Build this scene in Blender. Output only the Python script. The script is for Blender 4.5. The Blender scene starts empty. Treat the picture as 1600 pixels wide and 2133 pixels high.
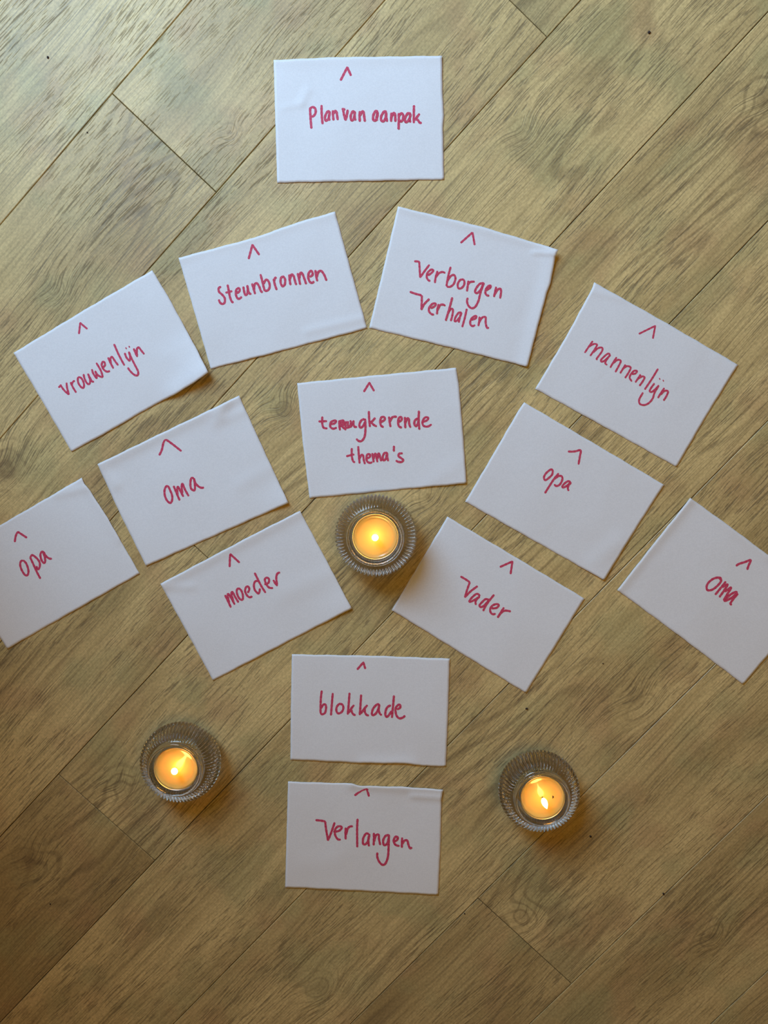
import bpy, bmesh, math, random
from mathutils import Vector, Euler
random.seed(7)
SC = bpy.context.scene
COL = SC.collection

# ---------------------------------------------------------------- camera
CAM_H = 0.70                       # lens height above the floor (m)
FPX = 1602.0                       # focal length in pixels of the 1600 x 2133 frame
AX, AY = math.radians(-5.0466), math.radians(1.3987)
cd = bpy.data.cameras.new('camera')
cam = bpy.data.objects.new('camera', cd); COL.objects.link(cam)
cam.location = (0, 0, CAM_H)
cam.rotation_euler = (AX, AY, 0)
cd.sensor_fit = 'HORIZONTAL'; cd.sensor_width = 36.0
cd.lens = 36.0 * FPX / 1600.0
cd.clip_start = 0.01
SC.camera = cam
ROT = Euler((AX, AY, 0)).to_matrix()

def at(px, py, z=0.0):
    """the point of the plane at height z that is seen at a pixel of the photograph"""
    d = ROT @ Vector((px - 800.0, -(py - 1066.5), -FPX))
    t = (z - CAM_H) / d.z
    return Vector((d.x * t, d.y * t, z))

# ---------------------------------------------------------------- light
SC.view_settings.view_transform = 'Standard'
SC.view_settings.look = 'None'
SC.view_settings.gamma = 1.0
SC.view_settings.exposure = -0.34
SC.view_settings.use_curve_mapping = False
w = bpy.data.worlds.new('room_light'); SC.world = w; w.use_nodes = True
w.node_tree.nodes['Background'].inputs[0].default_value = (1.0, 0.80, 0.62, 1)
w.node_tree.nodes['Background'].inputs[1].default_value = 0.03

def area(name, loc, target, sx, sy, color, power):
    l = bpy.data.lights.new(name, 'AREA'); l.shape = 'RECTANGLE'; l.size = sx; l.size_y = sy
    l.color = color; l.energy = power
    o = bpy.data.objects.new(name, l); COL.objects.link(o); o.location = loc
    o.rotation_euler = (Vector(target) - Vector(loc)).to_track_quat('-Z', 'Y').to_euler()
    return o
# daylight through a window in the wall up and to the left of the cards
area('window_daylight', (-0.60, 0.98, 0.92), (0.30, 0.90, 0.1), 0.8, 0.9, (0.48, 0.73, 1.0), 36)
# wide warm ceiling lamp of the room
area('warm_lamp', (0.40, 0.05, 1.75), (0.3, 0.05, 0.0), 1.3, 1.3, (1.0, 0.53, 0.035), 9.4)

cy = SC.cycles
cy.use_denoising = True
cy.max_bounces = 12; cy.transmission_bounces = 12; cy.glossy_bounces = 6; cy.diffuse_bounces = 4
cy.transparent_max_bounces = 12
cy.caustics_reflective = True; cy.caustics_refractive = True
cy.blur_glossy = 0.6
cy.sample_clamp_indirect = 4.0

# ---------------------------------------------------------------- node helper
class NT:
    def __init__(s, name):
        s.m = bpy.data.materials.new(name); s.m.use_nodes = True
        s.t = s.m.node_tree; s.t.nodes.clear()
        s.out = s.t.nodes.new('ShaderNodeOutputMaterial')
    def n(s, kind, ins=None, **kw):
        x = s.t.nodes.new('ShaderNode' + kind)
        for k, v in kw.items(): setattr(x, k, v)
        for k, v in (ins or {}).items():
            if hasattr(v, 'is_output'): s.t.links.new(v, x.inputs[k])
            else: x.inputs[k].default_value = v
        return x
    def math(s, op, a, b=0.0, c=0.0, clamp=False):
        return s.n('Math', {0: a, 1: b, 2: c}, operation=op, use_clamp=clamp).outputs[0]
    def vmath(s, op, a, b):
        return s.n('VectorMath', {0: a, 1: b}, operation=op).outputs[0]
    def mix(s, f, a, b, mode='MIX'):
        x = s.n('Mix', data_type='RGBA', blend_type=mode)
        for k, v in ((0, f), (6, a), (7, b)):
            if hasattr(v, 'is_output'): s.t.links.new(v, x.inputs[k])
            else: x.inputs[k].default_value = v
        return x.outputs[2]
    def ramp(s, f, lo, hi, a=0.0, b=1.0):
        return s.n('MapRange', {0: f, 1: lo, 2: hi, 3: a, 4: b}, interpolation_type='SMOOTHSTEP').outputs[0]
    def noise(s, v, scale=1.0, detail=2.0, rough=0.5, dist=0.0):
        return s.n('TexNoise', {'Vector': v, 'Scale': scale, 'Detail': detail, 'Roughness': rough, 'Distortion': dist})
    def end(s, sh):
        s.t.links.new(sh, s.out.inputs[0]); return s.m

def comb(k, x, y, z): return k.n('CombineXYZ', {0: x, 1: y, 2: z}).outputs[0]

# ---------------------------------------------------------------- wood
# places where the printed oak shows a knot: pixel, radius (mm), strength
KNOTS = [(590, 853, 13, 1.0), (10, 975, 26, 1.0), (1595, 205, 18, 0.9), (1090, 275, 14, 0.7), (480, 277, 10, 0.6),
         (60, 1790, 18, 0.9), (1090, 1910, 14, 0.8), (1330, 1460, 20, 0.7), (255, 1640, 16, 0.8),
         (670, 2060, 20, 0.8), (1480, 1950, 14, 0.6), (890, 1035, 12, 0.7), (120, 610, 14, 0.6)]
def wood_material():
    k = NT('vinyl_oak')
    oc = k.n('TexCoord').outputs['Object']
    pos = k.n('NewGeometry').outputs['Position']
    seed = k.n('Attribute', attribute_type='OBJECT', attribute_name='grain_seed').outputs['Fac']
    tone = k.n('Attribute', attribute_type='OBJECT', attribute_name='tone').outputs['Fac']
    s = k.n('SeparateXYZ', {0: oc})
    x = k.math('ADD', s.outputs[0], k.math('MULTIPLY', seed, 7.31))
    y = k.math('ADD', s.outputs[1], k.math('MULTIPLY', seed, 3.17))
    # the grain bends round soft swirls and the knots
    n0 = k.noise(comb(k, k.math('MULTIPLY', x, 5.0), k.math('MULTIPLY', y, 13.0), seed), 1, 1.0).outputs['Fac']
    y1 = k.math('ADD', y, k.math('MULTIPLY', k.math('SUBTRACT', n0, 0.5), 0.022))
    ks = None
    for (px, py, r, st) in KNOTS:
        c = at(px, py, 0)
        d = k.n('VectorMath', {0: pos, 1: c}, operation='DISTANCE').outputs['Value']
        g = k.math('MULTIPLY', k.math('EXPONENT', k.math('MULTIPLY', k.math('POWER', k.math('DIVIDE', d, r / 1000), 2.0), -1.0)), st)
        ks = g if ks is None else k.math('ADD', ks, g)
    y2 = k.math('ADD', y1, k.math('MULTIPLY', ks, 0.011))
    # cathedral rings: contour lines of a long stretched field
    f = k.noise(comb(k, k.math('MULTIPLY', x, 2.4), k.math('MULTIPLY', y2, 13.0), k.math('MULTIPLY', seed, 2.0)), 1, 1.5, 0.45).outputs['Fac']
    f = k.math('ADD', f, k.math('MULTIPLY', ks, 0.16))
    rg = k.math('SINE', k.math('MULTIPLY', f, 120.0))
    rm = k.ramp(k.noise(comb(k, k.math('MULTIPLY', x, 5.0), k.math('MULTIPLY', y, 9.0), 4.0), 1, 1.0).outputs['Fac'], 0.45, 0.66)
    rm = k.math('ADD', rm, k.math('MULTIPLY', ks, 0.9), clamp=True)
    rings = k.math('MULTIPLY', k.ramp(rg, 0.25, 1.0), rm)
    # short dark pores that run with the grain
    tk = k.noise(comb(k, k.math('MULTIPLY', x, 60.0), k.math('MULTIPLY', y2, 820.0), seed), 1, 1.0, 0.4).outputs['Fac']
    tm = k.ramp(k.noise(comb(k, k.math('MULTIPLY', x, 7.0), k.math('MULTIPLY', y, 22.0), 9.0), 1, 2.0).outputs['Fac'], 0.36, 0.58, 0.15, 1.0)
    ticks = k.math('MULTIPLY', k.ramp(tk, 0.545, 0.66), tm)
    # longer streaks
    sk = k.noise(comb(k, k.math('MULTIPLY', x, 9.0), k.math('MULTIPLY', y2, 240.0), 2.0), 1, 3.0, 0.6).outputs['Fac']
    streak = k.ramp(sk, 0.42, 0.66)
    fl = k.noise(comb(k, k.math('MULTIPLY', x, 11.0), k.math('MULTIPLY', y2, 900.0), 6.0), 1, 2.0, 0.5).outputs['Fac']
    fine = k.math('MULTIPLY', k.ramp(fl, 0.52, 0.66), k.ramp(k.noise(comb(k, k.math('MULTIPLY', x, 3.0), k.math('MULTIPLY', y, 12.0), 3.0), 1, 2.0).outputs['Fac'], 0.35, 0.6, 0.2, 1.0))
    broad = k.noise(comb(k, k.math('MULTIPLY', x, 4.5), k.math('MULTIPLY', y1, 17.0), 1.0), 1, 3.0, 0.55).outputs['Fac']
    dark = k.ramp(broad, 0.34, 0.70)
    speck = k.noise(oc, 420.0, 2.0, 0.6).outputs['Fac']
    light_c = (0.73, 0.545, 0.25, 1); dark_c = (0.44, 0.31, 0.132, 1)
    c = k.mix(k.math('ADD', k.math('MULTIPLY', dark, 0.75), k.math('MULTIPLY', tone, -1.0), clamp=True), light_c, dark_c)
    hue = k.noise(oc, 16.0, 2.0, 0.5).outputs['Color']
    hs = k.n('SeparateColor', {0: hue})
    c = k.mix(k.math('MULTIPLY', k.ramp(hs.outputs[0], 0.50, 0.68), 0.40), c, (0.52, 0.31, 0.15, 1))
    c = k.mix(k.math('MULTIPLY', k.ramp(hs.outputs[1], 0.50, 0.68), 0.38), c, (0.38, 0.37, 0.175, 1))
    c = k.mix(k.math('MULTIPLY', streak, 0.30), c, (0.24, 0.165, 0.065, 1))
    c = k.mix(k.math('MULTIPLY', fine, 0.58), c, (0.17, 0.125, 0.065, 1))
    c = k.mix(k.math('MULTIPLY', rings, 0.40), c, (0.165, 0.112, 0.055, 1))
    c = k.mix(k.math('MULTIPLY', ticks, 0.54), c, (0.125, 0.086, 0.042, 1))
    c = k.mix(k.math('MULTIPLY', k.ramp(ks, 0.45, 1.1), 0.45), c, (0.16, 0.10, 0.05, 1))
    c = k.mix(1.0, c, k.mix(k.ramp(speck, 0.3, 0.7), (0.86, 0.86, 0.86, 1), (1.10, 1.10, 1.10, 1)), 'MULTIPLY')
    h = k.math('ADD', k.math('MULTIPLY', ticks, -1.0), k.math('MULTIPLY', rings, -0.4))
    bump = k.n('Bump', {'Height': h, 'Strength': 0.35, 'Distance': 0.0003}).outputs[0]
    p = k.n('BsdfPrincipled', {'Base Color': c, 'Roughness': k.math('ADD', 0.44, k.math('MULTIPLY', ticks, 0.2)), 'Normal': bump, 'Specular IOR Level': 0.42})
    return k.end(p.outputs[0])

def plain(name, color, rough=0.6, metal=0.0, **kw):
    k = NT(name)
    ns = k.noise(k.n('TexCoord').outputs['Object'], 300.0, 2.0).outputs['Fac']
    c = k.mix(k.ramp(ns, 0.3, 0.7), [v * 0.9 for v in color[:3]] + [1], list(color[:3]) + [1])
    p = k.n('BsdfPrincipled', {'Base Color': c, 'Roughness': rough, 'Metallic': metal})
    return k.end(p.outputs[0])

def paper_material():
    k = NT('white_paper')
    oc = k.n('NewGeometry').outputs['Position']
    fib = k.noise(oc, 900.0, 2.0).outputs['Fac']
    big = k.noise(oc, 22.0, 2.0, 0.5, 0.6).outputs['Fac']
    c = k.mix(k.ramp(fib, 0.3, 0.7), (0.80, 0.795, 0.83, 1), (0.85, 0.845, 0.88, 1))
    hh = k.math('ADD', k.math('MULTIPLY', fib, 0.03), k.math('MULTIPLY', big, 1.0))
    bump = k.n('Bump', {'Height': hh, 'Strength': 0.5, 'Distance': 0.0009}).outputs[0]
    p = k.n('BsdfPrincipled', {'Base Color': c, 'Roughness': 0.62, 'Normal': bump, 'Specular IOR Level': 0.3})
    return k.end(p.outputs[0])

def ink_material():
    k = NT('red_marker_ink')
    uv = k.n('UVMap').outputs[0]
    s = k.n('SeparateXYZ', {0: uv})
    v = k.n('CombineXYZ', {0: k.math('MULTIPLY', s.outputs[0], 70.0), 1: k.math('MULTIPLY', s.outputs[1], 3.2)}).outputs[0]
    st = k.noise(v, 1.0, 2.0, 0.6).outputs['Fac']
    edge = k.ramp(k.math('ABSOLUTE', s.outputs[1]), 0.45, 1.0)
    wet = k.math('ADD', k.ramp(st, 0.66, 0.40), k.math('MULTIPLY', edge, 0.35), clamp=True)
    c = k.mix(wet, (0.86, 0.17, 0.29, 1), (0.60, 0.014, 0.078, 1))
    p = k.n('BsdfPrincipled', {'Base Color': c, 'Roughness': 0.5, 'Specular IOR Level': 0.3})
    tr = k.n('BsdfTransparent', {0: (1.0, 0.55, 0.60, 1)})
    a = k.n('MixShader', {0: k.math('ADD', 0.80, k.math('MULTIPLY', wet, 0.14)), 1: tr.outputs[0], 2: p.outputs[0]})
    return k.end(a.outputs[0])

def glass_material():
    k = NT('clear_pressed_glass')
    n = k.noise(k.n('TexCoord').outputs['Object'], 90.0, 1.0).outputs['Fac']
    b = k.n('Bump', {'Height': n, 'Strength': 0.15, 'Distance': 0.001}).outputs[0]
    p = k.n('BsdfPrincipled', {'Base Color': (0.97, 0.975, 0.965, 1), 'Roughness': 0.0, 'IOR': 1.5, 'Transmission Weight': 1.0, 'Normal': b})
    return k.end(p.outputs[0])

def wax_material():
    k = NT('candle_wax')
    n = k.noise(k.n('TexCoord').outputs['Object'], 160.0, 2.0).outputs['Fac']
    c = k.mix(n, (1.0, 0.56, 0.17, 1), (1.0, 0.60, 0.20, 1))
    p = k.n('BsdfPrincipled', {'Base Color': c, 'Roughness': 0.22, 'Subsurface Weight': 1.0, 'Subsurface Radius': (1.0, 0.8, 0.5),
                               'Subsurface Scale': 0.022, 'Coat Weight': 1.0, 'Coat Roughness': 0.02})
    return k.end(p.outputs[0])

def flame_material(strength):
    k = NT('candle_flame')
    z = k.n('SeparateXYZ', {0: k.n('TexCoord').outputs['Generated']}).outputs[2]
    c = k.mix(k.ramp(z, 0.0, 0.7), (1.0, 0.38, 0.06, 1), (1.0, 0.46, 0.10, 1))
    e = k.n('Emission', {0: c, 1: strength})
    return k.end(e.outputs[0])

M_WOOD = wood_material(); M_PAPER = paper_material(); M_INK = ink_material(); M_GLASS = glass_material()
M_WAX = wax_material(); M_FLAME = flame_material(42.0)
M_CUP = plain('thin_aluminium', (0.80, 0.78, 0.75), 0.28, 1.0)
M_WICK = plain('burnt_wick', (0.03, 0.02, 0.015), 0.9)
M_SUB = plain('dark_underlay', (0.035, 0.026, 0.016), 0.9)
M_CRUMB = plain('dark_crumb', (0.035, 0.018, 0.014), 0.8)

# ---------------------------------------------------------------- mesh helpers
def mesh_obj(name, verts, faces, mat, parent=None, smooth=False, uvs=None):
    me = bpy.data.meshes.new(name); me.from_pydata([tuple(v) for v in verts], [], faces)
    me.materials.append(mat)
    if uvs:
        ul = me.uv_layers.new(name='UVMap')
        for lp_ in me.loops: ul.data[lp_.index].uv = uvs[lp_.vertex_index]
    if smooth: me.polygons.foreach_set('use_smooth', [True] * len(me.polygons))
    me.update()
    o = bpy.data.objects.new(name, me); COL.objects.link(o)
    if parent: o.parent = parent
    return o
def tag(o, label=None, cat=None, group=None, kind=None):
    if label: o['label'] = label
    if cat: o['category'] = cat
    if group: o['group'] = group
    if kind: o['kind'] = kind
    return o

# ---------------------------------------------------------------- floor
K = CAM_H / FPX
TH = math.radians(43.1544)
NV = Vector((math.cos(TH), -math.sin(TH))); DV = Vector((math.sin(TH), math.cos(TH)))
PW = 284.1754 * K; P0 = -1193.036 * K
PT = 0.005
SHADE_WALL_DY = 0.06
# the subfloor carries the planks
bm = bmesh.new()
bmesh.ops.create_cube(bm, size=1.0)
for v in bm.verts: v.co = Vector((v.co.x * 5.0, v.co.y * 5.0, v.co.z * 0.02 - PT - 0.01))
me = bpy.data.meshes.new('floor'); bm.to_mesh(me); bm.free(); me.materials.append(M_SUB)
floor = bpy.data.objects.new('floor', me); COL.objects.link(floor); tag(floor, kind='structure')

PL = 1.50
def plank_mesh(length, width):
    g, b, c = 0.00030, 0.0005, 0.0004
    hx, hy = length / 2 - g, width / 2 - g
    rings = [(hx, hy, -PT), (hx, hy, -c), (hx - b, hy - b, 0.0)]
    vs, fs = [], []
    for (a, d, z) in rings: vs += [(-a, -d, z), (a, -d, z), (a, d, z), (-a, d, z)]
    for r in range(2):
        for i in range(4):
            j = (i + 1) % 4
            fs.append((r * 4 + i, r * 4 + j, r * 4 + 4 + j, r * 4 + 4 + i))
    fs.append((8, 9, 10, 11)); fs.append((3, 2, 1, 0))
    me = bpy.data.meshes.new('plank'); me.from_pydata(vs, [], fs); me.materials.append(M_WOOD); me.update()
    return me
PME = plank_mesh(PL, PW)
def along(px, py): return at(px, py).xy.dot(DV)
# row -> (position of an end joint, tone of the plank down-left of it, tone of the plank up-right of it); besides plank colour, tones paint in light: brighter upper right, darker lower left
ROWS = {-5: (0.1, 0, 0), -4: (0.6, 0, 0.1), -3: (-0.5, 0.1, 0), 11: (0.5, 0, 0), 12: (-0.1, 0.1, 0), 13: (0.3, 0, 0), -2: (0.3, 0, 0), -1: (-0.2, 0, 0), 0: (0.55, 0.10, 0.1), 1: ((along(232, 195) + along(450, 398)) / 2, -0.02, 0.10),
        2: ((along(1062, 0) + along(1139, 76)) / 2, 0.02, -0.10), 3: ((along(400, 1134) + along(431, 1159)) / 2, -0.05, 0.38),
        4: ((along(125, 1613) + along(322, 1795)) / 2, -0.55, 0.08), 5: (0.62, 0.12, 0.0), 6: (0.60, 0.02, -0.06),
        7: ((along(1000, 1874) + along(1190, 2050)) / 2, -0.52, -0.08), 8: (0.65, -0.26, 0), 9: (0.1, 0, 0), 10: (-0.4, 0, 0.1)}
SEEDS = {}
for r, (u0, ta, tb) in ROWS.items():
    cn = P0 + PW * (r + 0.5)
    for j in (-3, -2, -1, 0, 1, 2):
        uc = u0 + PL * (j + 0.5)
        p = NV * cn + DV * uc
        if abs(DV.dot(p)) > 2.1: continue
        o = bpy.data.objects.new('plank', PME); COL.objects.link(o); o.parent = floor
        o.location = (p.x, p.y, 0)
        o.rotation_euler = (0, 0, math.atan2(DV.y, DV.x))
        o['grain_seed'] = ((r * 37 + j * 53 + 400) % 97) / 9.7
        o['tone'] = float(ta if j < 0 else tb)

# unseen wall added beside the lower left corner to keep the daylight off it
bm = bmesh.new(); bmesh.ops.create_cube(bm, size=1.0)
for v in bm.verts: v.co = Vector((v.co.x * 0.12 - 0.53, v.co.y * 2.0 - 0.90 + SHADE_WALL_DY, (v.co.z + 0.5) * 2.4))
me = bpy.data.meshes.new('added_shade_wall'); bm.to_mesh(me); bm.free()
M_SHADE_WALL = plain('shade_wall_paint', (0.55, 0.45, 0.33), 0.8); me.materials.append(M_SHADE_WALL)
wl = bpy.data.objects.new('added_shade_wall', me); COL.objects.link(wl); tag(wl, kind='structure')

# ---------------------------------------------------------------- cards
def smooth_line(pts, n):
    """n+1 points spread along a polyline by arc length"""
    ls = [0]
    for a, b in zip(pts, pts[1:]): ls.append(ls[-1] + math.dist(a, b))
    out = []
    for i in range(n + 1):
        s = ls[-1] * i / n
        for k in range(len(pts) - 1):
            if s <= ls[k + 1] + 1e-9:
                t = (s - ls[k]) / max(1e-9, ls[k + 1] - ls[k])
                out.append((pts[k][0] + (pts[k + 1][0] - pts[k][0]) * t, pts[k][1] + (pts[k + 1][1] - pts[k][1]) * t)); break
    return out

def segdist(p, a, b):
    vx, vy = b[0] - a[0], b[1] - a[1]; L = vx * vx + vy * vy
    t = 0 if L == 0 else max(0, min(1, ((p[0] - a[0]) * vx + (p[1] - a[1]) * vy) / L))
    return math.hypot(p[0] - a[0] - vx * t, p[1] - a[1] - vy * t)

class Card:
    N, Mm = 64, 48
    def __init__(s, label, top, right, bottom, left, lifts=(), curl=0.25, group=None):
        # edges as pixel polylines: top L->R, right T->B, bottom L->R, left T->B
        s.lifts = lifts; s.curl = curl
        s.c = (top[0], top[-1], bottom[-1], bottom[0])
        N, Mm = s.N, s.Mm
        T = smooth_line(top, N); B = smooth_line(bottom, N); Lf = smooth_line(left, Mm); R = smooth_line(right, Mm)
        rnd = random.Random(label)
        def jig(line, amp=0.35):
            ph = [rnd.uniform(0, 6.28) for _ in range(4)]
            return [(x + amp * math.sin(i * .9 + ph[0]) * .5, y + amp * math.sin(i * .55 + ph[1]) + amp * .5 * math.sin(i * 1.9 + ph[2])) if 0 < i < len(line) - 1 else (x, y) for i, (x, y) in enumerate(line)]
        T, B, Lf, R = jig(T), jig(B), jig(Lf), jig(R)
        up, ut, vs = [], [], []
        for j in range(Mm + 1):
            v = j / Mm
            for i in range(N + 1):
                u = i / N
                P = []
                for q in (0, 1):
                    c = (1 - v) * T[i][q] + v * B[i][q] + (1 - u) * Lf[j][q] + u * R[j][q] - \
                        ((1 - u) * (1 - v) * T[0][q] + u * (1 - v) * T[-1][q] + (1 - u) * v * B[0][q] + u * v * B[-1][q])
                    P.append(c)
                up.append((P[0], P[1]))
        W = N + 1
        s.seed = rnd.uniform(0, 100)
        hs = [s.h(p) for p in up]
        top_v = [at(p[0], p[1], h) for p, h in zip(up, hs)]
        ctr = at(sum(c[0] for c in s.c) / 4, sum(c[1] for c in s.c) / 4, 0.0)
        s.ctr = ctr
        TK = 0.00022
        bot_v = [v - Vector((0, 0, TK)) for v in top_v]
        verts = [v - ctr for v in top_v + bot_v]
        O = len(top_v); fs = []
        for j in range(Mm):
            for i in range(N):
                a = j * W + i
                fs.append((a + W, a + W + 1, a + 1, a))
                fs.append((O + a, O + a + 1, O + a + W + 1, O + a + W))
        rim = [i for i in range(N)] + [j * W + N for j in range(Mm)] + [Mm * W + i for i in range(N, 0, -1)] + [j * W for j in range(Mm, 0, -1)]
        for a, b in zip(rim, rim[1:] + rim[:1]): fs.append((a, b, O + b, O + a))
        s.o = mesh_obj('paper_card', verts, fs, M_PAPER, smooth=False)
        for p in s.o.data.polygons[:2 * N * Mm]: p.use_smooth = True
        s.o.location = ctr
        tag(s.o, label, 'card', group or 'white paper cards laid out on the floor')
        s.zoff = 0
    def h(s, p):
        """height of the sheet (m) at a pixel"""
        c = s.c
        # rough card coordinates
        e = [segdist(p, c[0], c[1]), segdist(p, c[1], c[2]), segdist(p, c[3], c[2]), segdist(p, c[0], c[3])]
        d = min(e)
        z = 0.00040 + 0.001 * s.curl * math.exp(-(d / 48.0) ** 2) * (0.72 + 0.28 * math.sin(p[0] * .021 + p[1] * .017 + s.seed))
        z += 0.00022 * (1 + math.sin(p[0] * .033 - p[1] * .012 + s.seed) * math.sin(p[1] * .027 + p[0] * .009 + s.seed * 2))
        for (a, b, sg, mm) in s.lifts:
            z += mm * 0.001 * math.exp(-(segdist(p, a, b) / sg) ** 2)
        return max(z, 0.0003)
    def ink(s, name, x0, y0, sc, width, strokes, label=None, lin=False):
        V, F, UV = [], [], []
        for si, st in enumerate(strokes):
            pts = [(x0 + a / sc, y0 + b / sc) for a, b in st]
            if len(pts) == 1: pts = [pts[0], (pts[0][0] + 1.0, pts[0][1] - 0.4)]
            if not lin and len(pts) > 2: pts = catmull(pts)
            pts = resample(pts, 0.8)
            hw0 = width / sc / 2 * 1.08
            acc = 0.0; n = len(pts)
            # round ends
            dirs = []
            for i in range(n):
                a, b = pts[max(0, i - 1)], pts[min(n - 1, i + 1)]
                L = math.dist(a, b) or 1; dirs.append(((b[0] - a[0]) / L, (b[1] - a[1]) / L))
            ext0 = [(pts[0][0] - dirs[0][0] * hw0 * t, pts[0][1] - dirs[0][1] * hw0 * t, math.sqrt(max(0, 1 - t * t))) for t in (0.97, 0.8, 0.45)]
            ext1 = [(pts[-1][0] + dirs[-1][0] * hw0 * t, pts[-1][1] + dirs[-1][1] * hw0 * t, math.sqrt(max(0, 1 - t * t))) for t in (0.45, 0.8, 0.97)]
            ext0 = [(x - (dirs[0][0] * -hw0 * .55), y - (dirs[0][1] * -hw0 * .55), w_) for x, y, w_ in ext0]
            ext1 = [(x - (dirs[-1][0] * hw0 * .55), y - (dirs[-1][1] * hw0 * .55), w_) for x, y, w_ in ext1]
            # drop the points the caps replace
            cut = 0
            body = pts
            while len(body) > 3 and math.dist(body[0], pts[0]) < hw0 * .5: body = body[1:]
            while len(body) > 3 and math.dist(body[-1], pts[-1]) < hw0 * .5: body = body[:-1]
            seq = [(x, y, w_, dirs[0]) for x, y, w_ in ext0]
            idx0 = pts.index(body[0])
            for q, b in enumerate(body): seq.append((b[0], b[1], 1.0 + 0.07 * math.sin(q * .55 + si * 2.1), dirs[min(n - 1, idx0 + q)]))
            seq += [(x, y, w_, dirs[-1]) for x, y, w_ in ext1]
            base = len(V); last = seq[0]
            for q, (x, y, w_, d) in enumerate(seq):
                acc += math.dist((x, y), last[:2]); last = (x, y)
                z = s.h((x, y)) + 0.00006 + 0.000012 * (s.zoff % 24) + 0.0000002 * q
                for side in (-1, 0, 1):
                    V.append(at(x - d[1] * hw0 * w_ * side, y + d[0] * hw0 * w_ * side, z) - s.ctr); UV.append((acc * 0.0045 + si * 0.37, float(side)))
                if q:
                    a = base + (q - 1) * 3
                    F.append((a, a + 1, a + 4, a + 3)); F.append((a + 1, a + 2, a + 5, a + 4))
            s.zoff += 1
        o = mesh_obj(name, V, F, M_INK, s.o, uvs=UV)
        # faces look up
        fl = [p for p in o.data.polygons]
        if sum(1 for p in fl if p.normal.z < 0) > len(fl) / 2: o.data.flip_normals()
        if label: o['label'] = label
        return o

def catmull(P):
    Q = [P[0]] + list(P) + [P[-1]]; out = []
    for i in range(1, len(Q) - 2):
        p0, p1, p2, p3 = Q[i - 1:i + 3]
        for k in range(8):
            t = k / 8
            out.append(tuple(0.5 * (2 * p1[q] + (p2[q] - p0[q]) * t + (2 * p0[q] - 5 * p1[q] + 4 * p2[q] - p3[q]) * t * t + (3 * p1[q] - p0[q] - 3 * p2[q] + p3[q]) * t ** 3) for q in (0, 1)))
    out.append(P[-1]); return out
def resample(P, step):
    L = sum(math.dist(a, b) for a, b in zip(P, P[1:]))
    return smooth_line(P, max(3, int(L / step)))

A, R_, B_, L_ = 0, 1, 2, 3
G = 'white paper cards laid out on the floor'
S1 = 1600 / 260
# ---- top card
c = Card('white paper card with plan van aanpak in red, topmost card on the floor',
         [(570, 125), (700, 119), (800, 118), (921, 116)], [(921, 116), (922, 190), (925, 240), (923, 262), (925, 374)],
         [(577.5, 380.6), (925, 374)], [(570, 125), (573, 230), (577.5, 380.6)],
         lifts=[((640, 190), (628, 215), 9, 0.5), ((628, 215), (590, 225), 7, 0.35), ((570, 125), (921, 116), 14, .5)])
X = (630, 120, S1, 29)
c.ink('ink_arrow', *X, [[(490, 290), (575, 125), (622, 228)]], lin=True)
c.ink('ink_word', *X, [
    [(98, 645), (103, 760), (115, 905)], [(95, 655), (130, 634), (165, 655), (168, 710), (140, 750), (112, 755)],
    [(245, 612), (247, 720), (258, 848)],
    [(345, 685), (315, 700), (290, 760), (300, 808), (330, 790), (345, 740), (350, 690)], [(350, 690), (340, 760), (347, 803)],
    [(390, 680), (392, 740), (398, 800)], [(396, 720), (420, 683), (437, 700), (447, 760), (452, 795)]], 'red handwritten word plan')
c.ink('ink_word', *X, [
    [(508, 658), (545, 665)], [(522, 670), (535, 740), (553, 800)], [(553, 800), (568, 740), (580, 672)],
    [(665, 690), (640, 695), (618, 750), (628, 800), (655, 790), (668, 730), (670, 690)], [(670, 690), (668, 760), (680, 800)],
    [(735, 690), (732, 760), (735, 815)], [(740, 740), (765, 690), (783, 700), (792, 760), (800, 815)]], 'red handwritten word van')
c.ink('ink_word', *X, [
    [(965, 690), (935, 688), (908, 740), (908, 795), (935, 805), (958, 760), (965, 700)], [(962, 700), (950, 770), (957, 803)],
    [(1075, 690), (1045, 693), (1010, 750), (1010, 800), (1040, 815), (1065, 770), (1072, 700)], [(1072, 700), (1075, 770), (1085, 815)],
    [(1140, 710), (1138, 770), (1135, 815)], [(1140, 765), (1165, 712), (1185, 720), (1190, 780), (1190, 815)],
    [(1235, 715), (1235, 800), (1232, 915)], [(1238, 745), (1265, 713), (1290, 735), (1288, 790), (1265, 815), (1242, 800)],
    [(1385, 715), (1350, 715), (1315, 770), (1320, 820), (1350, 815), (1375, 770), (1385, 720)], [(1385, 720), (1375, 790), (1385, 828)],
    [(1430, 615), (1428, 730), (1428, 835)], [(1500, 722), (1470, 760), (1440, 800)], [(1450, 785), (1480, 800), (1500, 830), (1525, 838)]], 'red handwritten word aanpak')
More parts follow.
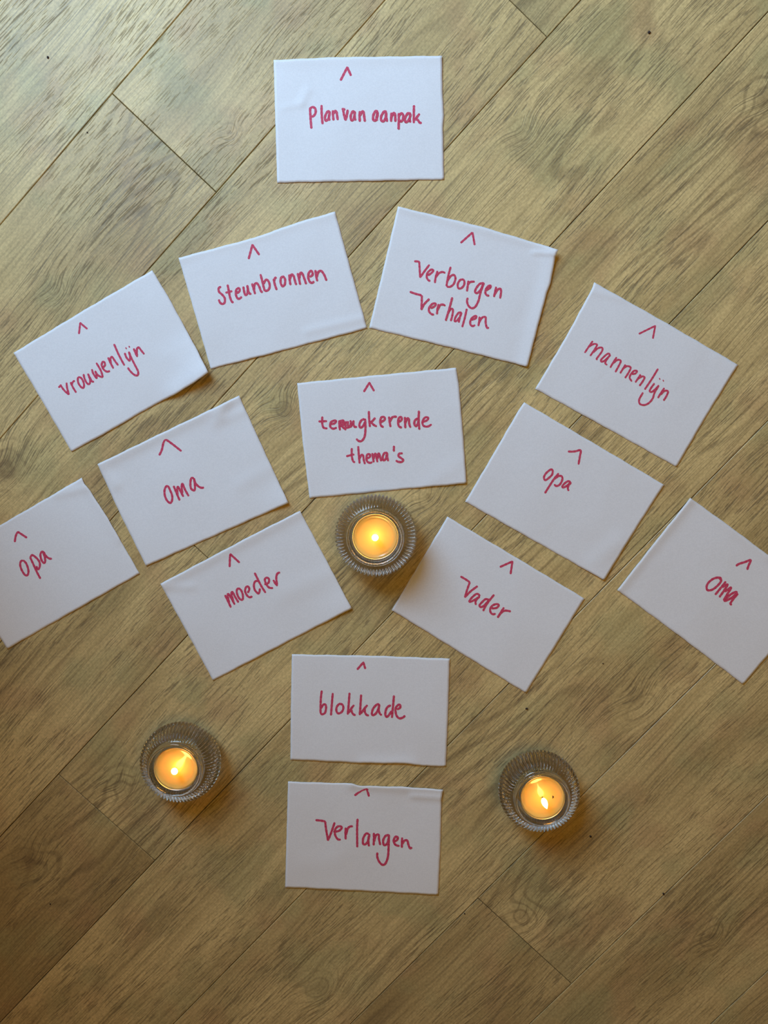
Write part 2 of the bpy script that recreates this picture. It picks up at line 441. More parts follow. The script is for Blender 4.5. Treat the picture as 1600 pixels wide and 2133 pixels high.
# ---- steunbronnen
c = Card('white paper card with steunbronnen in red, upper left of the two below the top card',
         [(372, 537), (530, 495), (620, 463), (698, 440.6)], [(698, 440.6), (731, 562), (765, 684)],
         [(439, 768.5), (560, 738), (765, 684)], [(372, 537), (408, 660), (439, 768.5)],
         lifts=[((640, 690), (765, 660), 8, 0.5), ((372, 537), (698, 441), 12, .4)])
X = (440, 500, S1, 27)
c.ink('ink_arrow', *X, [[(480, 240), (528, 62), (615, 188)]], lin=True)
c.ink('ink_word', *X, [
    [(122, 598), (95, 620), (102, 665), (140, 700), (173, 745), (172, 800), (142, 820), (112, 800), (98, 765)],
    [(210, 575), (225, 650), (240, 730), (262, 785), (282, 800)], [(187, 675), (265, 655)],
    [(330, 682), (365, 650), (355, 618), (325, 632), (315, 690), (335, 745), (365, 750), (388, 728)],
    [(412, 600), (420, 650), (435, 702), (460, 690), (468, 640), (462, 582)], [(465, 585), (475, 650), (492, 685), (510, 688)],
    [(524, 560), (545, 630), (562, 688)], [(550, 640), (555, 572), (582, 552), (612, 590), (635, 650), (655, 668)],
    [(632, 442), (650, 510), (672, 600), (685, 650)], [(672, 560), (700, 508), (735, 530), (750, 590), (730, 640), (690, 652)],
    [(800, 500), (815, 570), (838, 635)], [(808, 525), (815, 492), (832, 477)],
    [(920, 465), (892, 490), (890, 550), (915, 592), (943, 565), (945, 500), (920, 462)],
    [(1000, 445), (1005, 510), (1015, 572)], [(1008, 500), (1030, 440), (1055, 460), (1075, 530), (1088, 570)],
    [(1108, 428), (1125, 500), (1140, 568)], [(1128, 490), (1142, 425), (1165, 425), (1195, 500), (1215, 560)],
    [(1265, 470), (1300, 440), (1285, 396), (1255, 412), (1242, 470), (1260, 530), (1292, 548), (1315, 530)],
    [(1335, 388), (1345, 460), (1358, 522)], [(1352, 470), (1375, 405), (1413, 398), (1450, 450), (1475, 515)]], 'red handwritten word steunbronnen')
# ---- verborgen verhalen
S3 = 1600 / 240
c = Card('white paper card with verborgen verhalen in red on two lines, upper right corner creased',
         [(829, 430), (1000, 471), (1100, 501), (1163, 520)], [(1163, 520), (1158, 532), (1147, 590), (1139, 612), (1118, 690), (1099, 764)],
         [(769, 683), (930, 722), (1099, 764)], [(829, 430), (802, 545), (769, 683)],
         lifts=[((1112, 526), (1160, 529), 3.5, 1.0), ((1163, 520), (1163, 520), 40, 3.0), ((1099, 764), (1163, 520), 20, 1.4), ((829, 430), (1163, 520), 10, .8)])
X = (840, 470, S3, 27)
c.ink('ink_arrow', *X, [[(800, 238), (962, 94), (992, 266)]], lin=True)
c.ink('ink_word', *X, [
    [(157, 495), (190, 496), (222, 500)], [(222, 500), (228, 600), (236, 718)], [(236, 718), (290, 640), (362, 545)],
    [(345, 690), (395, 655), (418, 620), (390, 610), (345, 645), (325, 700), (342, 750), (373, 768)],
    [(475, 632), (450, 720), (440, 792)], [(452, 720), (490, 665), (540, 643), (580, 655)],
    [(658, 575), (625, 700), (600, 838)], [(612, 770), (660, 700), (705, 685), (725, 730), (700, 810), (650, 848), (607, 845)],
    [(830, 745), (790, 755), (757, 810), (765, 865), (805, 868), (843, 825), (848, 770), (825, 742)],
    [(905, 768), (895, 840), (885, 908)], [(897, 820), (930, 783), (988, 776)],
    [(1115, 795), (1060, 810), (1012, 870), (997, 920), (1025, 935), (1075, 890), (1110, 810)], [(1120, 795), (1075, 920), (1045, 1040), (1000, 1125), (950, 1145), (905, 1110), (885, 1050), (895, 1005)],
    [(1150, 900), (1205, 862), (1215, 832), (1180, 840), (1150, 880), (1140, 930), (1160, 965), (1190, 970)],
    [(1290, 852), (1275, 920), (1260, 985)], [(1272, 950), (1310, 890), (1350, 875), (1358, 920), (1345, 1005)]], 'red handwritten word verborgen')
c.ink('ink_word', *X, [
    [(95, 918), (170, 945), (250, 965)], [(258, 970), (256, 1070), (252, 1165)], [(252, 1165), (290, 1090), (360, 1018)],
    [(385, 1145), (438, 1115), (448, 1082), (410, 1083), (367, 1125), (355, 1180), (385, 1222), (422, 1235)],
    [(490, 1092), (475, 1160), (467, 1225)], [(477, 1170), (510, 1105), (550, 1095), (580, 1108)],
    [(680, 998), (640, 1150), (590, 1315)], [(622, 1220), (660, 1160), (690, 1165), (683, 1240), (662, 1322)],
    [(805, 1205), (770, 1210), (727, 1270), (715, 1322), (742, 1322), (785, 1270), (810, 1210)], [(805, 1205), (785, 1280), (772, 1342)],
    [(882, 1158), (855, 1280), (820, 1405)],
    [(950, 1310), (1008, 1285), (1013, 1256), (975, 1265), (937, 1310), (932, 1370), (965, 1395), (995, 1382)],
    [(1060, 1268), (1055, 1330), (1044, 1390)], [(1057, 1340), (1095, 1278), (1143, 1272), (1145, 1350), (1163, 1418), (1186, 1415)]], 'red handwritten word verhalen')
# ---- vrouwenlijn
S4 = 1600 / 210
c = Card('white paper card with vrouwenlijn in red, its lower right corner curled up off the floor',
         [(28, 735), (180, 643), (317, 563)], [(317, 563), (350, 617), (382, 676), (410, 728), (434, 776)],
         [(149, 941), (228, 898), (310, 850), (369, 819), (400, 800), (434, 776)], [(28, 735), (80, 822), (149, 941)],
         lifts=[((434, 776), (434, 776), 62, 7.0), ((355, 738), (425, 690), 24, 0.5), ((369, 819), (434, 776), 22, 2.0)])
X = (110, 660, S4, 29)
c.ink('ink_arrow', *X, [[(415, 268), (435, 97), (545, 190)]], lin=True)
c.ink('ink_word', *X, [
    [(94, 1120), (126, 1087)], [(120, 1078), (175, 1160), (252, 1232)], [(256, 1230), (227, 1130), (218, 1048)],
    [(282, 1040), (320, 1120), (368, 1197)], [(302, 1080), (312, 1040), (343, 1012)],
    [(425, 952), (397, 975), (405, 1050), (450, 1115), (488, 1123), (493, 1060), (465, 990), (430, 955)],
    [(487, 912), (507, 990), (545, 1055), (580, 1063), (592, 1010), (563, 910)], [(557, 905), (590, 970), (620, 1020), (648, 1028)],
    [(620, 835), (642, 900), (693, 975)], [(695, 978), (690, 915), (674, 860)], [(677, 875), (722, 930), (788, 958)], [(793, 952), (760, 850), (692, 733)],
    [(800, 800), (828, 760), (815, 717), (787, 717), (775, 770), (810, 838), (860, 868), (902, 858)],
    [(877, 648), (915, 730), (958, 812)], [(925, 750), (912, 668), (940, 635), (985, 700), (1033, 763)],
    [(972, 435), (1050, 610), (1133, 765)],
    [(1142, 575), (1165, 640), (1213, 698)], [(1215, 700), (1228, 640), (1207, 560)], [(1207, 555), (1240, 640), (1300, 760), (1353, 870), (1338, 928), (1280, 910), (1220, 850), (1192, 808)],
    [(1158, 498)], [(1208, 474)],
    [(1284, 505), (1310, 570), (1338, 628)], [(1335, 610), (1332, 512), (1363, 485), (1400, 530), (1445, 585)]], 'red handwritten word vrouwenlijn')
# ---- mannenlijn
S5 = 1600 / 220
c = Card('white paper card with mannenlijn in red, highest card on the right side',
         [(1238, 588), (1380, 668), (1538, 760)], [(1538, 760), (1470, 870), (1410, 973)],
         [(1115, 810), (1250, 884), (1410, 973)], [(1238, 588), (1234, 600), (1180, 700), (1115, 810)],
         lifts=[((1230, 606), (1300, 622), 8, 0.5), ((1490, 745), (1530, 772), 10, 0.3)])
X = (1200, 665, S5, 26)
c.ink('ink_arrow', *X, [[(955, 220), (1200, 100), (1165, 290)]], lin=True)
c.ink('ink_word', *X, [
    [(252, 333), (190, 420), (134, 505)], [(197, 415), (270, 375), (318, 387), (280, 460), (217, 552)], [(267, 500), (330, 440), (395, 430), (395, 480), (340, 560), (310, 600), (323, 608)],
    [(515, 530), (480, 522), (420, 570), (377, 620), (387, 643), (440, 620), (520, 540)], [(520, 540), (465, 610), (442, 663), (468, 690)],
    [(613, 578), (560, 660), (520, 730)], [(562, 665), (630, 615), (678, 630), (650, 700), (597, 797)],
    [(748, 688), (710, 750), (670, 815)], [(712, 750), (770, 710), (828, 730), (800, 800), (744, 887)],
    [(850, 830), (900, 820), (923, 785), (880, 780), (832, 830), (812, 885), (843, 937)],
    [(976, 838), (940, 895), (900, 952)], [(942, 900), (1000, 865), (1038, 880), (1010, 940), (962, 1006)],
    [(1240, 752), (1150, 900), (1042, 1060)],
    [(1186, 972), (1130, 1050), (1117, 1090), (1150, 1098), (1210, 1050), (1253, 1002)], [(1250, 1010), (1190, 1110), (1160, 1200), (1100, 1270), (1030, 1298), (967, 1280), (957, 1215), (1013, 1112)],
    [(1263, 903)], [(1318, 930)],
    [(1336, 1043), (1290, 1110), (1242, 1187)], [(1282, 1140), (1340, 1085), (1393, 1090), (1370, 1160), (1327, 1228)]], 'red handwritten word mannenlijn')
# ---- oma left
S7 = 1600 / 130
c = Card('white paper card with oma in red, below the vrouwenlijn card, long edge curled up',
         [(203, 967), (330, 905), (420, 862), (498, 824)], [(498, 824), (550, 938), (601, 1048)],
         [(304.5, 1179.5), (450, 1115), (601, 1048)], [(203, 967), (250, 1070), (304.5, 1179.5)],
         lifts=[((203, 967), (498, 824), 15, 1.3), ((470, 838), (455, 862), 14, 1.2), ((601, 1048), (601, 1048), 40, 2.5), ((450, 880), (520, 850), 12, 0.6), ((500, 1010), (590, 960), 16, .4), ((205, 968), (240, 1010), 12, .8)])
X = (310, 900, S7, 52)
c.ink('ink_arrow', *X, [[(270, 590), (335, 450), (380, 250), (425, 192), (500, 232), (660, 350), (830, 485)]])
c.ink('ink_word', *X, [
    [(540, 1480), (500, 1400), (450, 1390), (405, 1480), (410, 1620), (470, 1760), (560, 1815), (600, 1720), (590, 1600), (540, 1480)],
    [(637, 1385), (710, 1560), (788, 1745)], [(740, 1600), (727, 1480), (747, 1402), (810, 1510), (883, 1650)], [(860, 1560), (842, 1420), (860, 1322), (930, 1480), (1018, 1635)],
    [(1150, 1182), (1090, 1182), (1065, 1300), (1080, 1440), (1160, 1498), (1183, 1400), (1160, 1190)], [(1155, 1190), (1190, 1300), (1270, 1390), (1350, 1428), (1405, 1420)]], 'red handwritten word oma')
# ---- terugkerende thema's
c = Card("white paper card with terugkerende thema's in red, just above a glass candle holder",
         [(619, 798), (790, 781), (950, 766)], [(950, 766), (956, 800), (965, 905), (972, 1007)],
         [(645, 1038), (800, 1023), (972, 1007)], [(619, 798), (630, 915), (645, 1038)],
         lifts=[((972, 1007), (972, 1007), 40, .8), ((880, 1020), (960, 960), 18, .35)])
X = (650, 780, S1, 26)
c.ink('ink_arrow', *X, [[(665, 220), (735, 107), (795, 210)]], lin=True)
c.ink('ink_word', *X, [
    [(132, 543), (130, 620), (147, 680), (193, 692)], [(87, 602), (188, 598)],
    [(237, 640), (290, 625), (308, 597), (275, 592), (237, 620), (235, 670), (270, 695), (313, 682)],
    [(350, 592), (350, 650), (358, 712)], [(350, 602), (400, 590), (402, 640), (367, 660), (362, 640)], [(372, 650), (400, 680), (433, 708)], [(387, 592), (375, 640), (400, 668)],
    [(440, 602), (427, 640), (437, 680), (480, 670), (500, 620), (490, 592)], [(462, 602), (462, 660), (500, 665), (528, 602)], [(533, 592), (530, 630), (545, 668), (572, 672)],
    [(670, 570), (630, 590), (607, 640), (617, 680), (650, 665), (680, 610)], [(680, 570), (685, 680), (675, 790), (640, 848), (600, 853), (570, 827)],
    [(728, 473), (732, 570), (742, 668)], [(808, 557), (770, 600), (747, 620)], [(757, 612), (790, 645), (826, 663)],
    [(882, 610), (930, 580), (925, 547), (892, 547), (874, 590), (882, 650), (913, 673)],
    [(987, 543), (995, 610), (1005, 668)], [(1002, 600), (1030, 547), (1083, 540)],
    [(1107, 610), (1148, 580), (1143, 547), (1117, 552), (1102, 600), (1112, 660), (1148, 680)],
    [(1190, 548), (1192, 620), (1195, 682)], [(1197, 620), (1220, 562), (1240, 572), (1245, 630), (1260, 676)],
    [(1355, 562), (1317, 590), (1312, 640), (1332, 660), (1355, 630), (1365, 590)], [(1370, 468), (1366, 580), (1375, 702)],
    [(1422, 610), (1478, 585), (1488, 555), (1450, 552), (1417, 600), (1427, 655), (1480, 668), (1530, 642)]], 'red handwritten word terugkerende, its middle letters written over')
c.ink('ink_word', *X, [
    [(510, 948), (510, 1040), (525, 1108), (548, 1126)], [(442, 1048), (538, 1025)],
    [(592, 923), (600, 1030), (610, 1137)], [(607, 1080), (635, 1030), (655, 1042), (665, 1100), (678, 1145)],
    [(702, 1075), (738, 1060), (743, 1027), (715, 1022), (697, 1060), (707, 1115), (745, 1133), (768, 1123)],
    [(772, 1012), (782, 1070), (790, 1122)], [(792, 1080), (805, 1017), (822, 1032), (830, 1080), (838, 1120)], [(840, 1080), (852, 1012), (867, 1032), (875, 1070), (885, 1108)],
    [(960, 1002), (930, 1007), (907, 1050), (912, 1100), (945, 1080), (960, 1012)], [(962, 1002), (965, 1060), (975, 1107)],
    [(1050, 918), (1048, 983)],
    [(1158, 1010), (1120, 1015), (1107, 1045), (1140, 1070), (1168, 1095), (1150, 1120), (1110, 1120), (1077, 1105)]], "red handwritten word thema's")
# ---- opa right
S8 = 1600 / 120
c = Card('white paper card with opa in red, between the mannenlijn and vader cards',
         [(1092, 838), (1230, 919), (1384, 1010)], [(1384, 1010), (1320, 1110), (1259, 1209)],
         [(969, 1045), (1110, 1125), (1259, 1209)], [(1092, 838), (1080, 855), (1025, 950), (969, 1045)],
         lifts=[((1240, 1170), (1290, 1130), 22, 0.8), ((1259, 1209), (1259, 1209), 30, 1.2)])
X = (1110, 920, S8, 54)
c.ink('ink_arrow', *X, [[(985, 272), (1100, 275), (1200, 263), (1290, 237), (1335, 258), (1310, 400), (1270, 625)]])
c.ink('ink_word', *X, [
    [(520, 762), (440, 810), (350, 900), (308, 1000), (348, 1068), (440, 1010), (530, 920), (553, 820), (520, 757)],
    [(715, 885), (600, 1020), (480, 1200), (338, 1425)], [(600, 1040), (700, 962), (790, 955), (823, 1020), (790, 1130), (720, 1213), (640, 1228), (602, 1190)],
    [(1048, 1130), (980, 1097), (880, 1160), (822, 1240), (850, 1273), (950, 1220), (1058, 1130)], [(1058, 1140), (990, 1220), (972, 1300), (993, 1360)]], 'red handwritten word opa')
# ---- opa left
S9 = 1600 / 110
c = Card('white paper card with opa in red, cut off by the left edge of the picture',
         [(-106, 1153), (0, 1094), (90, 1042), (170, 995)], [(170, 995), (176, 1008), (186, 1020), (225, 1080), (246, 1117), (291, 1195)],
         [(15, 1352), (150, 1275), (291, 1195)], [(-106, 1153), (-50, 1246), (15, 1352)],
         lifts=[((120, 1030), (182, 1015), 9, 0.6), ((170, 995), (250, 1120), 12, 0.9)])
X = (10, 1095, S9, 60)
c.ink('ink_arrow', *X, [[(302, 488), (330, 320), (390, 202), (480, 242), (663, 363)]])
c.ink('ink_word', *X, [
    [(540, 1052), (482, 1090), (467, 1200), (520, 1360), (620, 1498), (698, 1480), (713, 1340), (650, 1150), (560, 1050)],
    [(770, 965), (860, 1160), (970, 1400), (1075, 1600)], [(770, 970), (830, 892), (950, 970), (1050, 1100), (1058, 1240), (1010, 1318), (972, 1290), (967, 1232)],
    [(1180, 802), (1120, 792), (1077, 880), (1110, 1040), (1180, 1128), (1223, 1080), (1210, 950), (1160, 812)], [(1180, 802), (1240, 910), (1330, 988), (1415, 1000)]], 'red handwritten word opa')
# ---- moeder
S10 = 1600 / 140
c = Card('white paper card with moeder in red, left of the upper candle holder',
         [(334, 1216), (430, 1165), (530, 1112), (625, 1064)], [(625, 1064), (680, 1167), (733, 1268)],
         [(444, 1418), (590, 1342), (733, 1268)], [(334, 1216), (390, 1318), (444, 1418)],
         lifts=[((334, 1216), (625, 1064), 14, 1.2), ((733, 1268), (733, 1268), 45, 1.6), ((600, 1235), (700, 1190), 22, .5), ((338, 1222), (400, 1222), 9, .5)])
X = (460, 1140, S10, 47)
c.ink('ink_arrow', *X, [[(210, 463), (218, 155), (443, 363)]], lin=True)
c.ink('ink_word', *X, [
    [(102, 1143), (170, 1280), (238, 1428)], [(200, 1320), (162, 1150), (185, 1117), (260, 1230), (328, 1358)], [(300, 1280), (252, 1120), (275, 1062), (340, 1180), (418, 1307)],
    [(410, 972), (377, 1040), (402, 1150), (460, 1238), (518, 1240), (523, 1130), (480, 1020), (420, 972)],
    [(642, 1080), (678, 1000), (650, 932), (602, 950), (577, 1030), (612, 1130), (680, 1188), (745, 1172)],
    [(890, 802), (820, 812), (787, 900), (812, 1020), (890, 1098), (920, 1060), (930, 985)], [(807, 612), (900, 800), (980, 950), (1062, 1077)],
    [(1043, 880), (1128, 850), (1148, 762), (1090, 722), (1047, 770), (1082, 880), (1150, 958), (1235, 970)],
    [(1252, 783), (1290, 850), (1343, 912)], [(1340, 880), (1322, 780), (1322, 690), (1350, 622), (1402, 597)]], 'red handwritten word moeder')
# ---- vader
c = Card('white paper card with vader in red, right of the upper candle holder',
         [(932, 1076), (1070, 1158), (1218, 1247)], [(1218, 1247), (1158, 1345), (1096, 1444)],
         [(816, 1271), (950, 1354), (1096, 1444)], [(932, 1076), (875, 1172), (816, 1271)],
         lifts=[((816, 1271), (870, 1300), 20, .5)])
X = (950, 1150, S10, 47)
c.ink('ink_arrow', *X, [[(1050, 353), (1343, 222), (1300, 518)]], lin=True)
c.ink('ink_word', *X, [
    [(113, 582), (230, 650), (325, 715)], [(328, 722), (270, 880), (212, 1075)], [(212, 1075), (340, 940), (508, 812)],
    [(568, 1040), (500, 992), (410, 1050), (332, 1140), (322, 1180), (400, 1160), (558, 1060)], [(560, 1060), (480, 1140), (462, 1210), (478, 1248)],
    [(780, 1130), (700, 1122), (620, 1190), (562, 1260), (582, 1308), (660, 1280), (778, 1150)], [(903, 1018), (780, 1170), (700, 1290), (647, 1397)],
    [(850, 1340), (960, 1328), (1018, 1270), (970, 1237), (870, 1270), (812, 1360), (832, 1448), (880, 1478), (935, 1466)],
    [(1138, 1323), (1070, 1430), (992, 1556)], [(992, 1550), (1090, 1430), (1180, 1392), (1297, 1410)]], 'red handwritten word vader')
# ---- oma right
c = Card('white paper card with oma in red, cut off by the right edge of the picture',
         [(1438, 1037), (1520, 1096), (1600, 1156), (1703, 1236)], [(1703, 1236), (1600, 1366), (1549, 1426)],
         [(1286, 1229), (1420, 1328), (1549, 1426)], [(1438, 1037), (1433, 1044), (1370, 1122), (1286, 1229)],
         lifts=[((1438, 1037), (1286, 1229), 12, 1.2), ((1440, 1040), (1600, 1160), 10, .6)])
X = (1460, 1150, S7, 54)
c.ink('ink_arrow', *X, [[(908, 350), (980, 302), (1130, 255), (1250, 208), (1280, 225), (1230, 330), (1192, 445)]])
c.ink('ink_word', *X, [
    [(490, 710), (512, 672), (440, 652), (310, 690), (192, 790), (147, 900), (182, 978), (300, 960), (430, 860), (510, 760), (513, 690), (440, 650)],
    [(638, 760), (510, 920), (373, 1087)], [(560, 900), (688, 827), (600, 980), (478, 1150)], [(620, 1010), (778, 907), (690, 1060), (585, 1235)],
    [(930, 1040), (890, 1022), (760, 1090), (640, 1200), (602, 1248), (680, 1230), (820, 1150), (930, 1040)], [(948, 1070), (850, 1180), (772, 1290), (762, 1330), (787, 1348)]], 'red handwritten word oma')
# ---- blokkade
c = Card('white paper card with blokkade in red, between two candle holders in the lower half',
         [(608, 1363), (780, 1366), (937, 1372)], [(937, 1372), (934, 1480), (929, 1597)],
         [(605, 1583), (690, 1587), (750, 1590), (850, 1591), (880, 1596), (929, 1597)], [(608, 1363), (606, 1470), (605, 1583)],
         lifts=[((760, 1590), (860, 1592), 14, .8)])
X = (655, 1370, 8.0, 34)
c.ink('ink_arrow', *X, [[(715, 195), (815, 78), (848, 183)]], lin=True)
c.ink('ink_word', *X, [
    [(122, 552), (107, 680), (102, 850), (102, 922)], [(112, 840), (150, 782), (188, 787), (193, 850), (175, 920), (130, 942), (104, 925)],
    [(305, 594), (290, 780), (276, 956)],
    [(410, 772), (372, 820), (367, 890), (400, 928), (455, 903), (483, 840), (465, 782), (410, 767)],
    [(585, 589), (572, 760), (555, 942)], [(658, 792), (610, 850), (567, 920)], [(612, 860), (630, 920), (660, 950), (682, 954)],
    [(778, 619), (768, 780), (755, 950)], [(880, 792), (830, 850), (772, 930)], [(837, 850), (842, 910), (870, 952), (902, 960)],
    [(1075, 772), (1030, 787), (977, 850), (957, 930), (980, 958), (1030, 920), (1070, 840), (1080, 777)], [(1075, 780), (1072, 870), (1090, 930), (1117, 954)],
    [(1268, 792), (1210, 830), (1182, 910), (1190, 978), (1230, 968), (1283, 890)], [(1325, 634), (1310, 800), (1291, 996)],
    [(1380, 860), (1428, 830), (1428, 787), (1390, 790), (1352, 850), (1362, 950), (1410, 1008), (1470, 998), (1507, 967)]], 'red handwritten word blokkade')
# ---- verlangen
c = Card('white paper card with verlangen in red, lowest of all the cards',
         [(600, 1628), (660, 1630), (733, 1632), (750, 1637), (840, 1639), (923, 1645)], [(923, 1645), (920, 1665), (918, 1760), (913, 1865)],
         [(594, 1849), (760, 1857), (913, 1865)], [(600, 1628), (597, 1740), (594, 1849)],
         lifts=[((860, 1658), (920, 1662), 6, 1.0), ((733, 1634), (923, 1645), 10, 1.2), ((640, 1800), (700, 1790), 26, .5)])
X = (650, 1630, S5, 31)
c.ink('ink_arrow', *X, [[(648, 195), (750, 120), (828, 92), (838, 120), (862, 208)]])
c.ink('ink_word', *X, [
    [(58, 570), (120, 575), (197, 588)], [(200, 592), (212, 700), (242, 876)], [(242, 876), (290, 760), (342, 608)],
    [(328, 745), (400, 735), (448, 695), (438, 667), (390, 667), (347, 720), (352, 800), (390, 858), (430, 865)],
    [(510, 688), (507, 770), (510, 857)], [(517, 790), (540, 700), (575, 667), (614, 663)],
    [(690, 554), (683, 700), (685, 976)],
    [(860, 782), (820, 772), (777, 840), (772, 920), (800, 938), (840, 900), (870, 802)], [(870, 782), (852, 870), (862, 962)],
    [(937, 768), (937, 860), (933, 947)], [(942, 890), (965, 802), (1008, 792), (1015, 860), (1033, 942)],
    [(1160, 792), (1110, 812), (1077, 880), (1092, 948), (1140, 920), (1165, 822)], [(1165, 792), (1160, 950), (1150, 1120), (1110, 1228), (1060, 1243), (1012, 1190), (987, 1120), (990, 1065)],
    [(1242, 895), (1288, 870), (1298, 827), (1265, 822), (1237, 870), (1252, 930), (1300, 958), (1318, 954)],
    [(1365, 838), (1362, 910), (1360, 982)], [(1367, 930), (1400, 880), (1443, 880), (1460, 940), (1483, 993), (1512, 985)]], 'red handwritten word verlangen')

# ---------------------------------------------------------------- candle holders
def interp(P, n):
    Q = catmull(P); return resample(Q, sum(math.dist(a, b) for a, b in zip(Q, Q[1:])) / n)
def lathe(rings, seg, close_top=True, close_bot=True, fn=None):
    V, F = [], []
    for (r, z) in rings:
        for s in range(seg):
            a = 2 * math.pi * s / seg
            rr = r if fn is None else fn(r, z, a)
            V.append((rr * math.cos(a), rr * math.sin(a), z))
    for k in range(len(rings) - 1):
        for s in range(seg):
            t = (s + 1) % seg
            F.append((k * seg + s, k * seg + t, (k + 1) * seg + t, (k + 1) * seg + s))
    if close_bot: F.append(tuple(range(seg - 1, -1, -1)))
    if close_top: F.append(tuple((len(rings) - 1) * seg + s for s in range(seg)))
    return V, F
RIBS = 66
outer = interp([(25.5, 0), (28.5, 2.2), (33.2, 8.5), (36.0, 15), (36.9, 21.5), (36.0, 27.5), (33.0, 32.5), (29.3, 35.6), (26.6, 37.0)], 26)
inner = interp([(26.6, 37.0), (25.0, 37.8), (24.6, 39.6), (23.8, 40.8), (22.7, 40.6), (22.0, 39.0), (21.6, 35.0), (21.5, 26.0), (21.3, 22.0), (20.2, 20.2)], 22)[1:]
prof = [(r / 1000, z / 1000) for r, z in [(21.0, 0.9), (23.5, 0.0)] + outer + inner + [(14.0, 20.0), (6.0, 20.0)]]
def rib(r, z, a):
    zz = z * 1000
    if zz > 37.0 or zz < 0.5 or r < 0.0262: return r
    k = min(1, (zz - 0.5) / 4) * min(1, max(0.0, (37.0 - zz) / 2.2))
    return r - 0.0030 * k * (1 - abs(math.sin(RIBS * a / 2)) ** 0.75)
V, F = lathe(prof, RIBS * 8, fn=rib)
HME = None
def holder(px, py, label, rot):
    global HME
    c = at(px, py, 0.0215)
    if HME is None:
        o = mesh_obj('glass_candle_holder', V, F, M_GLASS, smooth=True); HME = o.data
    else:
        o = bpy.data.objects.new('glass_candle_holder', HME); COL.objects.link(o)
    o.location = (c.x, c.y, 0.0002); o.rotation_euler = (0, 0, rot)
    tag(o, label, 'candle holder', 'ribbed glass candle holders with lit tealights')
    return c

ZB = 0.0204                                   # where the tealight stands inside the glass
WT = 0.0158                                   # wax level above that
def knurl(r, z, a): return r + (0.00022 * math.sin(60 * a) if 0.002 < z < 0.0148 and r > 0.0190 else 0)
cupV, cupF = lathe([(r / 1000, z / 1000) for r, z in [(17.5, 0.0), (19.1, 0.3), (19.35, 2.5), (19.4, 8), (19.45, 14.5), (19.7, 15.6), (20.0, 16.3), (19.85, 16.6), (19.5, 16.3), (19.3, 15.2), (19.2, 1.2), (17.0, 0.8)]], 240, fn=knurl)
waxV, waxF = lathe([(r / 1000, z / 1000) for r, z in [(16.5, 1.0), (19.0, 1.4), (19.1, 15.4), (18.9, 16.1), (18.4, 16.2), (17.4, 15.7), (16.4, 15.3), (15.0, 15.1), (10, 15.08), (5, 15.08), (1.5, 15.1)]], 96)
wickV, wickF = lathe([(r / 1000, z / 1000) for r, z in [(0.7, 15.0), (0.6, 16.5), (0.6, 18.2), (0.3, 18.8)]], 10)
CUP = WAX = WICK = None
def tealight(px, py, label, height, lean, width, crumb=None):
    global CUP, WAX, WICK
    c = at(px, py, ZB + WT)
    root = bpy.data.objects.new('tealight', None); COL.objects.link(root); root.location = (c.x, c.y, ZB)
    tag(root, label, 'candle', 'lit tealights in the glass holders')
    if CUP is None:
        a = mesh_obj('metal_cup', cupV, cupF, M_CUP, root, smooth=True); b = mesh_obj('wax', waxV, waxF, M_WAX, root, smooth=True)
        d = mesh_obj('wick', wickV, wickF, M_WICK, root, smooth=True); CUP, WAX, WICK = a.data, b.data, d.data
    else:
        for nm, me in (('metal_cup', CUP), ('wax', WAX), ('wick', WICK)):
            o = bpy.data.objects.new(nm, me); COL.objects.link(o); o.parent = root
    rings = [(0.25, 0), (0.55, 0.06), (0.85, 0.18), (1.0, 0.34), (0.92, 0.5), (0.70, 0.66), (0.42, 0.82), (0.16, 0.94), (0.03, 1.0)]
    fv, ff = lathe([(r * width, z * height) for r, z in rings], 20)
    fv = [(x + lean[0] * (z / height) ** 1.3, y + lean[1] * (z / height) ** 1.3, z + 0.0178) for x, y, z in fv]
    mesh_obj('flame', fv, ff, M_FLAME, root, smooth=True)
    if crumb:
        q = at(crumb[0], crumb[1], ZB + 0.0155) - Vector((c.x, c.y, ZB))
        cv = []
        for i in range(9):
            t = i / 8; r = 0.0003 + 0.0004 * math.sin(math.pi * t)
            cx, cyy = q.x + 0.0006 * math.sin(t * 3), q.y + 0.0012 - t * 0.0026
            cv += [(cx - r, cyy, q.z), (cx, cyy, q.z + r), (cx + r, cyy, q.z)]
        cf = []
        for i in range(8):
            a = i * 3
            cf += [(a, a + 1, a + 4, a + 3), (a + 1, a + 2, a + 5, a + 4), (a + 2, a, a + 3, a + 5)]
        cf += [(0, 2, 1), (24, 25, 26)]
        mesh_obj('wick_crumb', cv, cf, M_WICK, root)
    return root

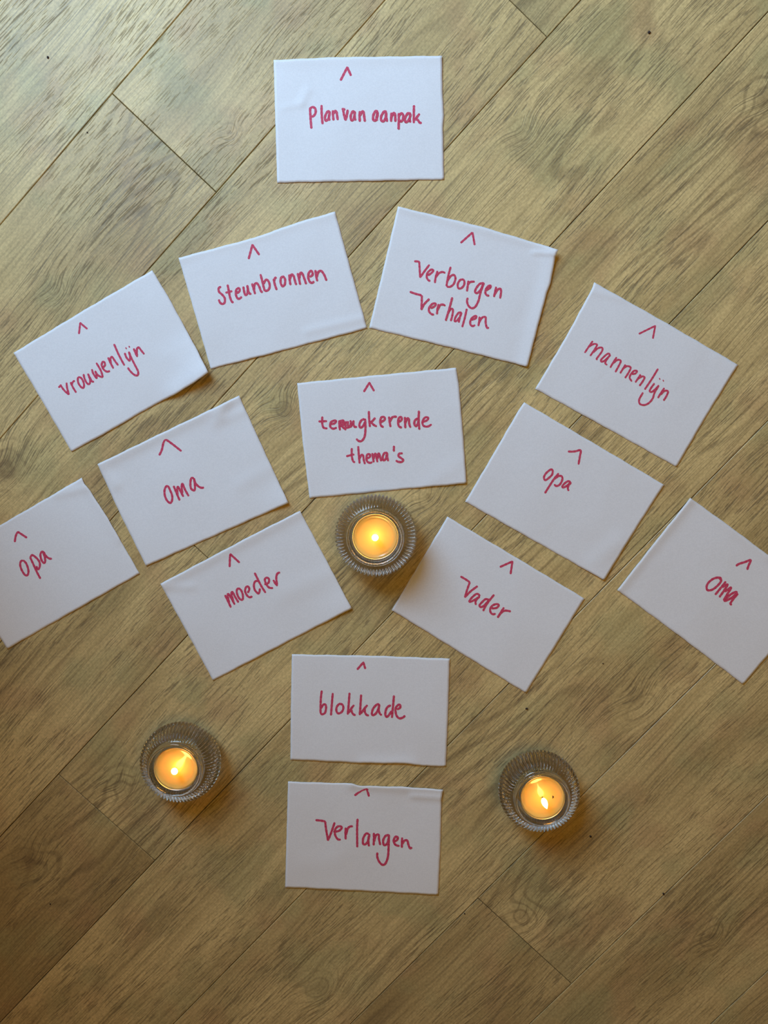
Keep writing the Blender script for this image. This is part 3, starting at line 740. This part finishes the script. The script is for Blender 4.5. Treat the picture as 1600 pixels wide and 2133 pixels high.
holder(783, 1115.5, 'ribbed clear glass candle holder below the terugkerende card, highest of three', 0.1)
holder(376.5, 1587, 'ribbed clear glass candle holder at lower left, farthest left of three', 0.25)
holder(1122.5, 1647, 'ribbed clear glass candle holder at lower right, farthest right of three', 0.4)
tealight(782, 1118, 'lit tealight in the glass holder below the terugkerende card', 0.014, (0.0, 0.0), 0.0029)
tealight(366.5, 1601.5, 'lit tealight in the lower left glass holder', 0.014, (0.003, 0.003), 0.0030)
tealight(1130.5, 1661.7, 'lit tealight with a black wick crumb in its wax, in the lower right glass holder', 0.019, (0.0, 0.0), 0.0026, crumb=(1151, 1660))

# ---------------------------------------------------------------- crumbs of dirt
def crumb(px, py, r, label):
    c = at(px, py, 0)
    bm = bmesh.new(); bmesh.ops.create_icosphere(bm, subdivisions=2, radius=r)
    rn = random.Random(px)
    for v in bm.verts:
        v.co *= rn.uniform(0.75, 1.25); v.co.x *= 1.25; v.co.z = max(v.co.z * 0.6, -r * 0.5) + r * 0.5
    me = bpy.data.meshes.new('crumb'); bm.to_mesh(me); bm.free(); me.materials.append(M_CRUMB)
    o = bpy.data.objects.new('crumb', me); COL.objects.link(o); o.location = (c.x, c.y, 0.0)
    o.rotation_euler = (0, 0, rn.uniform(0, 3)); tag(o, label, 'crumb', 'specks of dirt on the floor')
crumb(1352, 68, 0.0011, 'round black crumb on the floor near the top right corner')
crumb(100, 120, 0.0009, 'brown crumb on the floor near the top left corner')
crumb(182, 276, 0.0006, 'tiny thin dark crumb on the floor left of the topmost card')
crumb(1097, 1476, 0.0010, 'dark crumb on the floor just below the vader card')
crumb(1230, 1742, 0.0009, 'dark crumb on the floor right below the lower right candle holder')
crumb(1382, 1861, 0.0009, 'dark crumb lying in a plank joint at the lower right')
crumb(968, 1903, 0.0006, 'tiny dark crumb on the floor beside the end joint below the verlangen card')
crumb(105, 1883, 0.0006, 'tiny dark crumb on the floor near the bottom left corner')
crumb(1256, 1382, 0.0005, 'tiny brown crumb on the floor between the vader and right oma cards')
